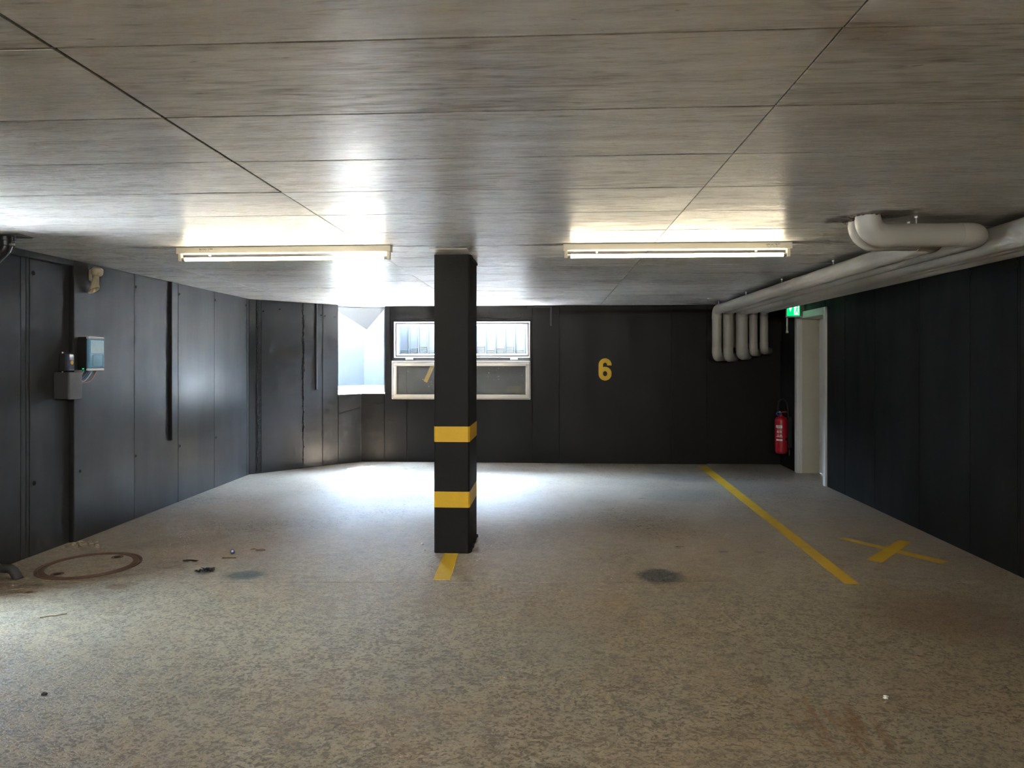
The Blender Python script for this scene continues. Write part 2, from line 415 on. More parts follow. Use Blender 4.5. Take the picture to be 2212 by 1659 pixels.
def lathe(bm, prof, n=24, axis=Vector((0, 0, 1)), org=Vector((0, 0, 0))):
    q = Vector((0, 0, 1)).rotation_difference(axis); rings = []
    for r, h in prof:
        if r < 1e-6: rings.append([bm.verts.new(org + q @ Vector((0, 0, h)))])
        else: rings.append([bm.verts.new(org + q @ Vector((r * math.cos(2 * PI * k / n), r * math.sin(2 * PI * k / n), h))) for k in range(n)])
    for a, b in zip(rings, rings[1:]):
        for k in range(n):
            k2 = (k + 1) % n
            if len(a) == 1 and len(b) == 1: continue
            if len(a) == 1: bm.faces.new((a[0], b[k2], b[k]))
            elif len(b) == 1: bm.faces.new((a[k], a[k2], b[0]))
            else: bm.faces.new((a[k], a[k2], b[k2], b[k]))
def lathe_o(name, m, parent, prof, n=24, axis=(0, 0, 1), org=(0, 0, 0), sharp=40):
    bm = bmesh.new(); lathe(bm, prof, n, Vector(axis).normalized(), Vector(org)); o = autosmooth(mesh(bm, name, m), sharp)
    if parent: put(o, parent)
    return o
def prism(bm, poly, z0, z1):
    a = [bm.verts.new((x, y, z0)) for x, y in poly]; b = [bm.verts.new((x, y, z1)) for x, y in poly]
    bm.faces.new(a[::-1]); bm.faces.new(b)
    for i in range(len(a)): bm.faces.new((a[i], a[(i + 1) % len(a)], b[(i + 1) % len(a)], b[i]))

class Wall:
    """wall line from P to Q seen from the room; s runs along it, o runs outward from the painted face"""
    def __init__(self, P, Q):
        self.P = Vector(P); d = Vector(Q) - self.P; self.len = d.length; self.d = d.normalized(); self.n = Vector((-self.d.y, self.d.x))
    def pt(self, s, o, z):
        v = self.P + self.d * s + self.n * o; return (v.x, v.y, z)
    def box(self, bm, s0, s1, z0, z1, o0, o1, bev=0.0, zt=None, zb=None):
        a, b_ = (zb or (z0, z0)), (zt or (z1, z1))
        hexa(bm, [self.pt(s0, o0, a[0]), self.pt(s1, o0, a[1]), self.pt(s1, o1, a[1]), self.pt(s0, o1, a[0]),
                  self.pt(s0, o0, b_[0]), self.pt(s1, o0, b_[1]), self.pt(s1, o1, b_[1]), self.pt(s0, o1, b_[0])], bev)
    def part(self, name, m, parent, *a, **k):
        bm = bmesh.new(); self.box(bm, *a, **k); o = mesh(bm, name, m)
        if parent: put(o, parent)
        return o
GAP = .003
def panels(w, parent, cells, o1=.02, m='wall'):
    for c in cells:
        s0, s1, z0, z1 = c[:4]; kw = c[4] if len(c) > 4 else {}
        j = random.uniform(-.0012, .0012)
        w.part('panel', m, parent, s0 + GAP, s1 - GAP, z0, z1, j, o1, bev=.0015, **kw)
def tie_holes(w, parent, pts, r=.017, m='wall'):
    """plugged cone and open hole of the wall formwork ties: a shallow rim with a dark bore"""
    for s, z in pts:
        c = Vector(w.pt(s, 0, z)); ax = -Vector((w.n.x, w.n.y, 0))
        bm = bmesh.new(); lathe(bm, [(r * 1.5, -.004), (r * 1.5, .0025), (r, .0025), (r * .9, -.001)], 16, ax, c)
        h = autosmooth(mesh(bm, 'tie_hole', m), 30); put(h, parent)
        bm = bmesh.new(); lathe(bm, [(0, .0014), (r * .93, .0014), (r * .93, -.002)], 14, ax, c)
        b2 = mesh(bm, 'bore', 'hole'); b2.parent = h

# ------------------------------------------------------------------ the room shell
wl = Wall((-3.840, 5.410), (-3.903, 8.821))
wr0 = Wall((-3.885, -6.6), (-3.885, 5.45))          # recessed part of the left wall
wa = Wall((-3.903, 8.821), (-2.771, 10.065))
wb = Wall((-2.771, 10.064), (3.40, 10.060))
wr = Wall((3.273, 10.027), (3.187 - .0166 * (4.857 + 6.6), -6.6))
T = .20; TOP = CEIL + .02

# floor: two pours with a fine joint
fl = boxo('floor', 'joint', None, -4.1, 3.55, -6.8, 10.3, -.30, -.02); struct(fl)
def jy(x): return 4.605 + .052 * x
bm = bmesh.new(); prism(bm, [(-4.1, -6.8), (3.55, -6.8), (3.55, jy(3.55) - .0025), (-4.1, jy(-4.1) - .0025)], -.03, 0); put(mesh(bm, 'slab', 'floor'), fl)
bm = bmesh.new(); prism(bm, [(-4.1, jy(-4.1) + .0025), (3.55, jy(3.55) + .0025), (3.55, 10.3), (-4.1, 10.3)], -.03, 0); put(mesh(bm, 'slab', 'floor'), fl)

# ceiling: slab with the imprint of 2 m x 0.52 m formwork boards
a_out = .14
def clip_corner(bm):
    c = Vector(wa.pt(0, a_out, 0)); n = Vector((wa.n.x, wa.n.y, 0))
    g = list(bm.verts) + list(bm.edges) + list(bm.faces)
    r = bmesh.ops.bisect_plane(bm, geom=g, plane_co=c, plane_no=n, clear_outer=True)
    es = [e for e in r['geom_cut'] if isinstance(e, bmesh.types.BMEdge)]
    if es: bmesh.ops.holes_fill(bm, edges=[e for e in bm.edges if e.is_boundary])
bm = bmesh.new(); box(bm, -4.1, 3.55, -6.8, 10.2, CEIL + .006, CEIL + .25); clip_corner(bm)
ce = struct(mesh(bm, 'ceiling', 'joint'))
xs = [-5.30, -3.28, -1.30, .722, 2.74, 4.76]
ys = [-6.8, -4.4, -2.92, -2.40, -1.88, -1.36, -.84, -.32, .20, .72, 1.237, 1.754, 2.275, 2.788, 3.302, 3.824, 4.364, 4.88, 5.40, 5.92, 6.44, 6.96, 7.48, 8.0, 8.52, 9.04, 9.56, 10.2]
shared = {}
for i in range(5):
    for j in range(len(ys) - 1):
        x0, x1 = max(xs[i], -4.1), min(xs[i + 1], 3.55); y0, y1 = ys[j], ys[j + 1]
        gx = .006 if (i == 2 and 1.2 < y0 < 3) or (i == 1 and 1.2 < y0 < 3) else .0022
        gl, gr_ = (gx if x0 > -4 else 0), (.0022 if i != 1 else gx)
        key = (round(x1 - x0, 3), round(y1 - y0, 3), gl, gr_)
        corner = x0 < -2.5 and y1 > 8.7
        if key in shared and not corner:
            o = bpy.data.objects.new('panel', shared[key]); COL.objects.link(o)
        else:
            hx, hy = (x1 - x0) / 2, (y1 - y0) / 2
            bm = bmesh.new(); box(bm, -hx + gl, hx - gr_, -hy + .0045, hy - .0045, 0, .024, bev=.0008)
            if corner:
                bmesh.ops.translate(bm, verts=bm.verts, vec=(x0 + hx, y0 + hy, CEIL)); clip_corner(bm)
                if not bm.faces: bm.free(); continue
                bmesh.ops.translate(bm, verts=bm.verts, vec=(-x0 - hx, -y0 - hy, -CEIL))
            o = mesh(bm, 'panel', 'ceil')
            if not corner: shared[key] = o.data
        o.location = ((x0 + x1) / 2, (y0 + y1) / 2, CEIL + random.uniform(-.0008, .0008))
        o.rotation_euler = (random.uniform(-.0006, .0006), random.uniform(-.0003, .0003), random.uniform(-.0008, .0008))
        put(o, ce)

# left wall: proud part, recess with a shallow lintel, open gateway towards the drive behind the camera
bm = bmesh.new(); wl.box(bm, 0, wl.len + .02, 0, TOP, .012, .25)
wr0.box(bm, 10.40, wr0.len + .05, 0, TOP, .012, .25); wr0.box(bm, 10.20, 10.40, 2.06, TOP, .012, .25); wr0.box(bm, -.1, 10.20, 0, TOP, .012, .25)
left = struct(mesh(bm, 'wall_left', 'wall_lit'))
panels(wl, left, m='wall_lit', cells=[(0, .838, 0, TOP), (.838, 1.629, 0, TOP), (1.629, 2.439, 0, TOP), (2.439, 3.338, 0, TOP), (3.338, 3.411, 0, TOP)])
panels(wr0, left, m='wall_lit', cells=[(0, 9.8, 0, 2.235), (9.8, 10.20, 0, 2.235), (10.40, 10.95, 0, 2.235), (10.95, 11.50, 0, 2.235), (11.50, 11.553, 0, 2.235), (11.553, 11.586, 0, 2.235), (11.586, 12.05, 0, 2.235)])
wr0.part('lintel', 'wall_lit', left, 10.0, 12.01, 2.235, TOP, -.045, .02, bev=.003)
wl.part('lintel_end', 'wall_lit', left, 0.0, .004, 0, TOP, .0, .05)
tie_holes(wl, left, [(.86, 2.16), (1.65, 2.17), (2.46, 2.18), (.07, .566), (.86, .584), (1.66, .581), (2.48, .581), (3.32, 2.19)], .014, 'wall_lit')
tie_holes(wr0, left, [(11.62, 2.128), (11.63, .545)], .019, 'wall_lit')

# angled wall
bm = bmesh.new(); wa.box(bm, -.12, 1.307, 0, TOP, .012, T); wa.box(bm, 1.307, 1.682, 0, .985, .012, T); c0, c1, c2 = wa.pt(1.682, .012, 0), wb.pt(0, .012, 0), wb.pt(0, T, 0); c3 = wa.pt(1.682, T, 0); prism(bm, [c0[:2], c1[:2], c2[:2], c3[:2]], 0, .985)
ang = struct(mesh(bm, 'wall_corner', 'wall_lit'))
panels(wa, ang, m='wall_lit', cells=[(0, .093, 0, TOP), (.162, .762, 0, TOP), (.762, 1.058, 0, TOP), (1.058, 1.307, 0, TOP), (1.307, 1.682, 0, .76, dict(zt=(.722, .790))), (1.307, 1.682, .76, .998, dict(zb=(.728, .796)))])
wa.part('panel', 'wall_lit', ang, .096, .128, 0, TOP, .001, .02)
# grooved filler strip between two pours
bm = bmesh.new()
for k in range(110):
    z = k * .0206
    wa.box(bm, .13, .160, z, z + .013, .003 - .002, .015, zb=(z, z + .018), zt=(z + .012, z + .03))
o = mesh(bm, 'grooved_strip', 'wall_lit'); o['kind'] = 'stuff'; put(o, ang)
# ragged ridges of concrete that bled out of the formwork
def ragged(w, parent, s0, z0, z1, wid, seed):
    r = random.Random(seed); bm = bmesh.new(); prev = None; s = s0; n = 150
    for k in range(n + 1):
        z = z0 + (z1 - z0) * k / n; s += r.uniform(-.006, .006) + (s0 - s) * .12
        a = wid * r.uniform(.25, 1.0); d = -.002 - r.uniform(0, .007)
        ring = [bm.verts.new(w.pt(s - a, .004, z)), bm.verts.new(w.pt(s + r.uniform(-.3, .3) * a, d, z)), bm.verts.new(w.pt(s + a * r.uniform(.3, 1), .004, z))]
        if prev:
            for q in (0, 1): bm.faces.new((prev[q], prev[q + 1], ring[q + 1], ring[q]))
        prev = ring
    return put(mesh(bm, 'concrete_ridge', 'hole' if seed == 3 else 'wall_lit'), parent)
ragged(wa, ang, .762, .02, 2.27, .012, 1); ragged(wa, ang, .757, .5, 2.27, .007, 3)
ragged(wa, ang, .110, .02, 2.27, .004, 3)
tie_holes(wa, ang, [(.19, 2.13), (.42, 2.17), (1.04, 2.12), (1.09, 2.11), (1.25, 2.1)], .013, 'wall_lit')

# back wall with the two window openings and the shallow niche at its end
bm = bmesh.new()
wb.box(bm, 0, .351, 0, .985, .012, T); wb.box(bm, .351, .489, 0, TOP, .012, T); wb.box(bm, .489, 2.483, 0, 1.523, .012, T)
wb.box(bm, .489, 2.483, 2.052, TOP, .012, T); wb.box(bm, 2.483, 5.01, 0, TOP, .012, T); wb.box(bm, 5.01, 6.17, 0, TOP, .07, T)
back = struct(mesh(bm, 'wall_back', 'wall'))
panels(wb, back, [(0, .351, 0, .82, dict(zt=(.80, .866))), (0, .351, .8, .998, dict(zb=(.806, .872))), (.351, .68, 0, 1.49), (.68, 2.516, 0, 1.49), (.351, .434, 1.49, TOP), (.434, 2.516, 2.10, TOP),
                  (2.516, 2.905, 0, TOP), (2.905, 4.506, 0, TOP), (4.506, 5.01, 0, TOP)])
wb.part('niche_panel', 'wall', back, 5.012, 6.07, 0, 1.8, .055, .075)
wb.part('niche_lintel', 'wall', back, 5.013, 6.07, 1.6, TOP, .004, .06, zb=(1.607, 1.764))
tie_holes(wb, back, [(.55, 2.16), (2.86, 2.16), (2.35, 2.16)], .014)

# right wall with the doorway
D0, D1, DH, RV = .69, 1.635, 2.035, .265
bm = bmesh.new()
wr.box(bm, -.15, D0, 0, TOP, .012, .30); wr.box(bm, D0, D1, DH, TOP, .012, .30); wr.box(bm, D1, wr.len, 0, TOP, .012, .30); wr.box(bm, D0 - .3, D1 + .3, -.2, TOP, .33, .45)  # last box is an added unseen backing that stops daylight behind the door
right = struct(mesh(bm, 'wall_right', 'wall_shaded'))
cells = [(0, D0, 0, TOP), (D0, D1, DH, TOP), (D1, 2.207, 0, TOP), (2.207, 2.941, 0, TOP), (2.941, 3.793, 0, TOP), (3.793, 4.549, 0, TOP), (4.549, 5.104, 0, TOP), (5.104, 5.13, 0, TOP)]
s = 5.13
while s < wr.len - .1:
    cells.append((s, min(s + .8, wr.len), 0, TOP)); s += .8
panels(wr, right, cells, m='wall_shaded')
tie_holes(wr, right, [(5.10, 2.129), (4.55, 2.137), (3.83, 2.133), (3.04, 2.149), (2.25, 2.14), (5.09, .588), (4.51, .585), (3.77, .574), (2.98, .588), (2.2, .58)], .015, 'wall_shaded')
# wall behind the camera
bm = bmesh.new(); box(bm, -4.1, 3.55, -6.8, -6.6, 0, TOP); struct(mesh(bm, 'wall_front', 'wall'))

# ------------------------------------------------------------------ outside: paving, light shafts
bm = bmesh.new(); box(bm, -14, -4.1, -14, 7, -.3, -.02); box(bm, -4.1, 6, -14, -6.8, -.3, -.02); struct(mesh(bm, 'ground', 'ground'))
bm = bmesh.new(); box(bm, -5.6, -4.1, -2, 8, 2.5, 2.7); struct(mesh(bm, 'added_sky_blocker', 'outer'))  # added slab out of view, cuts sky light through the side opening
bm = bmesh.new(); box(bm, -9.3, -9.0, -8, 9, -.3, 3.6); struct(mesh(bm, 'added_low_sky_blocker', 'ground'))  # added screen out of view, hides the low sky from the opening
bm = bmesh.new()
o1 = 1.15
A0 = Vector(wa.pt(.85, T, 0)).xy; A1 = Vector(wa.pt(.85, o1, 0)).xy
YB = 11.42
tt = (YB - Vector(wa.pt(0, o1, 0)).y) / wa.d.y; K = Vector(wa.pt(tt, o1, 0)).xy
B1 = Vector((-2.46, YB)); B0 = Vector((-2.46, 10.27))
H1 = 2.42
def slabwall(bm, a, b, z0, z1, th):
    d = (b - a).normalized(); n = Vector((-d.y, d.x)) * th
    hexa(bm, [(a.x, a.y, z0), (b.x, b.y, z0), (b.x + n.x, b.y + n.y, z0), (a.x + n.x, a.y + n.y, z0), (a.x, a.y, z1), (b.x, b.y, z1), (b.x + n.x, b.y + n.y, z1), (a.x + n.x, a.y + n.y, z1)])
slabwall(bm, A0, A1, .6, H1, .15); slabwall(bm, A1, K, .6, H1, .2); slabwall(bm, K, B1, .6, H1, .2); slabwall(bm, B0, B1, .6, H1, .02)
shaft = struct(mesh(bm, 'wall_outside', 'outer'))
# sloping sill ledge at the foot of the shaft
bm = bmesh.new()
pin = [wa.pt(1.307, .0, 0), (wb.P.x, wb.P.y, 0), wb.pt(.351, .0, 0)]
pin = [wa.pt(.86, T, 0), wa.pt(1.307, T, 0), wa.pt(1.307, .02, 0), (wb.P.x, wb.P.y + .02, 0), wb.pt(.351, .02, 0), wb.pt(.325, T, 0), (-2.46, 10.27, 0)]
pout = [(A1.x, A1.y, 0), (K.x, K.y, 0), (B1.x, B1.y, 0)]
top = [(*p[:2], .997 if i in (2, 3, 4) else 1.01) for i, p in enumerate(pin)] + [(*p[:2], 1.075) for p in pout[::-1]]
tv = [bm.verts.new(p) for p in top]; bv = [bm.verts.new((p[0], p[1], .9)) for p in top]
bm.faces.new(tv); bm.faces.new(bv[::-1])
for i in range(len(tv)): bm.faces.new((tv[i], tv[(i + 1) % len(tv)], bv[(i + 1) % len(tv)], bv[i]))
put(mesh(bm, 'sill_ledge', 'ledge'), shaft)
# made-up wedge standing in for the V-shaped shade atop the shaft view
bm = bmesh.new()
q = [Vector((-3.19, 10.0, 2.262)), Vector((-2.475, 10.33, 2.268)), Vector((-2.96, 11.10, 1.985))]
tp = [v + Vector((0, 0, .0)) for v in q]
u0 = [Vector((v.x, v.y, 2.42)) for v in q]
va = [bm.verts.new(v) for v in tp]; vb = [bm.verts.new(v) for v in u0]
bm.faces.new(va[::-1]); bm.faces.new(vb)
for i in range(3): bm.faces.new((va[i], va[(i + 1) % 3], vb[(i + 1) % 3], vb[i]))
put(mesh(bm, 'shade_wedge', 'shade_wedge'), shaft)
# ribbed plastic light well in front of the window
well = empty('light_well', (-1.285, 10.6, 1.3))
tag(well, 'pale ribbed light well seen through the back wall window', 'light well')
WY = 10.92
bm = bmesh.new(); box(bm, -2.42, 0, WY, WY + .05, 1.25, 2.38); box(bm, -2.45, -2.42, 10.27, WY + .05, 1.25, 2.38); box(bm, 0, .05, 10.27, WY + .05, 1.25, 2.38)
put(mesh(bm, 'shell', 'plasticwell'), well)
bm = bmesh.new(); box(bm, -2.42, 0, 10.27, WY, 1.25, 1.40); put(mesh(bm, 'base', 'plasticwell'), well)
x = -2.38; ribs = []
while x < -.05:
    boxo('rib', 'wellrib', well, x - .009, x + .009, WY - .05, WY, 1.40, 2.36, bev=.003); ribs.append(x); x += .1525
bm = bmesh.new()
for k, xr in enumerate(ribs[:-1]):
    for q in range(9 + (k * 7) % 3):
        z = 1.42 + q * .028; box(bm, xr + .022, xr + .13, WY - .02, WY, z, z + .016)
o = mesh(bm, 'slats', 'wellslat', kind='stuff'); put(o, well)

# ------------------------------------------------------------------ window_1 (corner pane), window_2 (hopper sash hanging open), door_1
w1 = struct(empty('window_1', (-2.8, 10.1, 1.0)))
pa, pb_ = Vector(wa.pt(1.300, T - .01, 0)).xy, Vector(wb.pt(.358, T - .01, 0)).xy
bm = bmesh.new(); d = (pb_ - pa).normalized(); n = Vector((-d.y, d.x)) * .006
hexa(bm, [(pa.x, pa.y, 1.0), (pb_.x, pb_.y, 1.0), (pb_.x + n.x, pb_.y + n.y, 1.0), (pa.x + n.x, pa.y + n.y, 1.0),
          (pa.x, pa.y, TOP), (pb_.x, pb_.y, TOP), (pb_.x + n.x, pb_.y + n.y, TOP), (pa.x + n.x, pa.y + n.y, TOP)])
put(mesh(bm, 'pane', 'pane'), w1)

w2 = struct(empty('window_2', (-1.285, 10.06, 1.52)))
def ring(name, m, parent, x0, x1, z0, z1, b, y0, y1, bev=.002):
    """four mitred bars round an opening"""
    bm = bmesh.new()
    for (a, b_, c, d_) in ((x0, x1, z1 - b, z1), (x0, x1, z0, z0 + b), (x0, x0 + b, z0 + b, z1 - b), (x1 - b, x1, z0 + b, z1 - b)):
        box(bm, a, b_, y0, y1, c, d_, bev=bev)
    o = mesh(bm, name, m); put(o, parent); return o
X0, X1, Z0, Z1 = -2.282, -.288, 1.523, 2.052
ring('surround', 'wall', w2, X0 - .05, X1 + .03, Z0 - .032, Z1 + .044, .026, 10.066, 10.09)
ring('outer_frame', 'frame_out', w2, X0, X1, Z0, Z1, .020, 10.058, 10.16)
ring('gasket', 'gasket', w2, X0 + .020, X1 - .020, Z0 + .020, Z1 - .020, .012, 10.075, 10.15)
ring('inner_frame', 'frame_out', w2, X0 + .032, X1 - .032, Z0 + .032, Z1 - .032, .022, 10.07, 10.15)
boxo('sill', 'gasket', w2, X0 - .02, X1 + .015, 10.052, 10.07, Z0 - .034, Z0 - .002)
for hx in (-2.05, -.52):
    h = boxo('hinge', 'boxwhite', w2, hx - .055, hx + .055, 10.03, 10.055, Z0 - .028, Z0 - .004, bev=.004)
# the sash swung down against the wall
SX0, SX1, SZ0, SZ1 = -2.296, -.281, .922, 1.478
sf = ring('sash_frame', 'frame', w2, SX0, SX1, SZ0, SZ1, .055, 9.985, 10.045, bev=.004)
ring('glazing_bead', 'frame', w2, SX0 + .04, SX1 - .04, SZ0 + .04, SZ1 - .045, .030, 9.975, 10.03, bev=.004)
ring('rebate_gasket', 'gasket', w2, SX0 + .012, SX1 - .012, SZ0 + .01, SZ1 - .01, .006, 9.9835, 10.0)
boxo('sash_pane', 'pane_dusty', w2, SX0 + .065, SX1 - .065, 10.005, 10.011, SZ0 + .065, SZ1 - .07)
boxo('latch', 'steel', w2, SX1 - .062, SX1 - .052, 9.96, 9.985, SZ1 - .10, SZ1 - .04, bev=.002)

d1 = struct(empty('door_1', (*wr.pt((D0 + D1) / 2, 0, 0)[:2], 0)))
# steel casing on the wall face, lining through the wall, leaf set at the back
bm = bmesh.new()
wr.box(bm, D0 - .068, D0 + .012, 0, DH + .075, -.022, .03, bev=.003); wr.box(bm, D1 - .012, D1 + .065, -.0, DH + .075, -.022, .03, bev=.003)
wr.box(bm, D0 + .012, D1 - .012, DH - .012, DH + .075, -.022, .03, bev=.003)
put(mesh(bm, 'casing', 'door_frame'), d1)
bm = bmesh.new()
wr.box(bm, D0 - .01, D0 + .012, 0, DH, .03, RV + .06); wr.box(bm, D1 - .012, D1 + .01, 0, DH, .03, RV + .06); wr.box(bm, D0, D1, DH - .012, DH + .01, .03, RV + .06)
put(mesh(bm, 'lining', 'reveal'), d1)
wr.part('stop', 'door_frame', d1, D0 + .012, D0 + .026, 0, DH - .012, .012, .045, bev=.002)
leaf = wr.part('leaf', 'door', d1, D0 + .015, D1 - .015, .008, DH - .015, RV, RV + .04, bev=.003)
hb = bmesh.new(); c = Vector(wr.pt(D1 - .09, 0, 1.03)); c.x += RV - .03
sweep(hb, fillet([(c.x + .03, c.y, c.z), (c.x, c.y, c.z), (c.x, c.y + .12, c.z)], .012), .009, 10)
h = put(mesh(hb, 'door_handle', 'steel'), d1)

# ------------------------------------------------------------------ pillar
pl = empty('pillar', (-.75, 5.53, 0))
tag(pl, 'square black painted concrete pillar with two yellow bands', 'pillar')
PX0, PX1, PY0, PY1 = -.884, -.612, 5.262, 5.79
def chamfered(bm, x0, x1, y0, y1, z0, z1, c):
    prism(bm, [(x0 + c, y0), (x1 - c, y0), (x1, y0 + c), (x1, y1 - c), (x1 - c, y1), (x0 + c, y1), (x0, y1 - c), (x0, y0 + c)], z0, z1)
bm = bmesh.new(); chamfered(bm, PX0, PX1, PY0, PY1, 0, CEIL - .001, .012); put(mesh(bm, 'shaft', 'pillar'), pl)
for z0, z1 in ((.849, .967), (.349, .470)):
    bm = bmesh.new(); chamfered(bm, PX0 - .0012, PX1 + .0012, PY0 - .0012, PY1 + .0012, z0, z1, .012); put(mesh(bm, 'yellow_band', 'yellow'), pl)
# ragged paint edge left by the formwork at head and foot
for top in (True, False):
    bm = bmesh.new()
    for k in range(36):
        y = PY0 + .012 + k / 36 * .505
        if top: box(bm, PX1 - .004, PX1 + random.uniform(.003, .012), y, y + .016, CEIL - random.uniform(.008, .02), CEIL - .001)
        else: box(bm, PX1 - .004, PX1 + random.uniform(.004, .015), y, y + .016, 0, random.uniform(.006, .022))
    put(mesh(bm, 'ragged_edge', 'pillar', kind='stuff'), pl)
# small wooden plate cast in the ceiling beside the pillar head
o = boxo('ceiling_plate', 'frame', None, -.875, -.60, 5.0, 5.11, CEIL - .004, CEIL + .002, bev=.001)
tag(o, 'thin pale square plate on ceiling just before the pillar', 'plate')

# ------------------------------------------------------------------ floor markings and numbers
def quad(name, m, pts, z0=.0003, z1=.0016, cut=1):
    bm = bmesh.new(); prism(bm, pts, z0, z1); return mesh(bm, name, m)
tag(quad('floor_line', 'tape', [(-.805, PY0 - .002), (-.697, PY0 - .002), (-.668, 4.615), (-.782, 4.609)]), 'short yellow line on floor at the foot of the pillar', 'floor marking')
tag(quad('floor_line', 'tape', [(2.072, 9.90), (2.203, 9.905), (2.03, 4.683), (1.936, 4.678)]), 'long yellow parking line running from back wall to foreground', 'floor marking')
cr = empty('floor_cross', (2.63, 5.54, 0)); tag(cr, 'yellow tape cross on floor beside the right wall', 'floor marking')
o = quad('strip', 'tape', [(2.381, 5.899), (2.437, 5.917), (2.91, 5.244), (2.83, 5.181)]); put(o, cr)
o = quad('strip', 'tape', [(2.85, 5.849), (2.929, 5.795), (2.41, 5.185), (2.333, 5.26)], .0016, .0028); put(o, cr)

def ribbon(bm, pts, wdt, y0, y1):
    P = [Vector(p) for p in pts]; prev = None
    for i, p in enumerate(P):
        t = (P[min(i + 1, len(P) - 1)] - P[max(i - 1, 0)]).normalized(); n = Vector((-t.y, t.x)) * wdt / 2
        a, b_ = p + n, p - n
        ring_ = [bm.verts.new((a.x, y0, a.y)), bm.verts.new((b_.x, y0, b_.y)), bm.verts.new((b_.x, y1, b_.y)), bm.verts.new((a.x, y1, a.y))]
        if prev:
            for k in range(4): bm.faces.new((prev[k], prev[(k + 1) % 4], ring_[(k + 1) % 4], ring_[k]))
        else: bm.faces.new(ring_)
        prev = ring_
    bm.faces.new(prev[::-1])
def arc(cx, cz, r, a0, a1, n=14): return [(cx + r * math.cos(math.radians(a0 + (a1 - a0) * k / n)), cz + r * math.sin(math.radians(a0 + (a1 - a0) * k / n))) for k in range(n + 1)]
bx, bz, a_ = .7925, 1.195, .061
path = [(bx + a_, bz + .218)] + arc(bx, bz + .2275, a_, 0, 180) + arc(bx, bz + .0925, a_, 180, 360) + arc(bx, bz + .1065, a_, 0, 172)
bm = bmesh.new(); ribbon(bm, path[:-15], .063, 10.0575, 10.062); ribbon(bm, path[-16:], .063, 10.0571, 10.0618)
tag(mesh(bm, 'wall_number', 'yellow'), 'yellow number 6 painted on the black back wall', 'number')
bm = bmesh.new(); ribbon(bm, [(-1.86, 1.457), (-1.66, 1.457)], .05, 10.0575, 10.062); ribbon(bm, [(-1.69, 1.455), (-1.818, 1.172)], .058, 10.0578, 10.062)
tag(mesh(bm, 'wall_number', 'yellow'), 'yellow number 7 on back wall behind the open sash glass', 'number')

# ------------------------------------------------------------------ fluorescent lamps
def lamp(x0, x1, y0, label, rz, tm='tube'):
    cx = (x0 + x1) / 2; h = (x1 - x0) / 2
    e = empty('fluorescent_lamp', (cx, y0, CEIL)); tag(e, label, 'lamp', 'bare fluorescent lamps on the ceiling')
    def P(o): o.parent = e; return o
    bm = bmesh.new(); box(bm, -h, h, 0, .060, -.046, -.001, bev=.004); P(mesh(bm, 'housing', 'lamp_white'))
    bm = bmesh.new(); box(bm, -h - .001, -h + .006, -.001, .061, -.047, -.001, bev=.002); P(mesh(bm, 'end_cap', 'lamp_white'))
    bm = bmesh.new(); box(bm, h - .006, h + .001, -.001, .061, -.047, -.001, bev=.002); P(mesh(bm, 'end_cap', 'lamp_white'))
    for sx in (-1, 1):
        bm = bmesh.new(); xa = sx * (h - .018)
        box(bm, xa - .011, xa + .011, .012, .046, -.10, -.044, bev=.005, seg=2); P(mesh(bm, 'lamp_holder', 'lamp_white'))
        bm = bmesh.new(); lathe(bm, [(0, 0), (.0135, 0), (.0135, .022)], 16, Vector((-sx, 0, 0)), Vector((sx * (h - .03), .029, -.084)))
        P(autosmooth(mesh(bm, 'tube_cap', 'steel'), 40))
        bm = bmesh.new(); box(bm, sx * h * .7 - .006, sx * h * .7 + .006, .02, .04, -.062, -.044, bev=.003); P(mesh(bm, 'clip', 'lamp_white'))
    bm = bmesh.new(); lathe(bm, [(0, 0), (.013, 0), (.013, 2 * h - .10), (0, 2 * h - .10)], 16, Vector((1, 0, 0)), Vector((-h + .05, .029, -.084)))
    P(autosmooth(mesh(bm, 'tube', tm), 40))
    bm = bmesh.new()
    sx = -h * .78 if rz < 0 else h * .78
    for k in range(9):
        xx = sx + k * .011; box(bm, xx, xx + random.uniform(.003, .009), -.0006, .001, -.018 - random.uniform(0, .006), -.013)
    for k in range(4): box(bm, sx + k * .02, sx + k * .02 + .014, -.0006, .001, -.030, -.0275)
    P(mesh(bm, 'printed_mark', 'print'))
    e.rotation_euler = (0, 0, rz)
    return e
lamp(-2.672, -1.116, 4.822, 'lit fluorescent lamp on ceiling, the one left of pillar', -.012)
lamp(.093, 1.650, 4.830, 'lit fluorescent lamp on ceiling, between pillar and grey pipes', .004)
for ly, lw in ((-1.5, 'first row'), (-4.0, 'second row')):  # added lamps out of view with stronger tubes, filling the room from behind
    lamp(-2.672, -1.116, ly, 'added unseen fill lamp behind the camera, %s, towards the left wall' % lw, 0, 'tube_fill')
    lamp(.093, 1.650, ly, 'added unseen fill lamp behind the camera, %s, towards the pipes' % lw, 0, 'tube_fill')

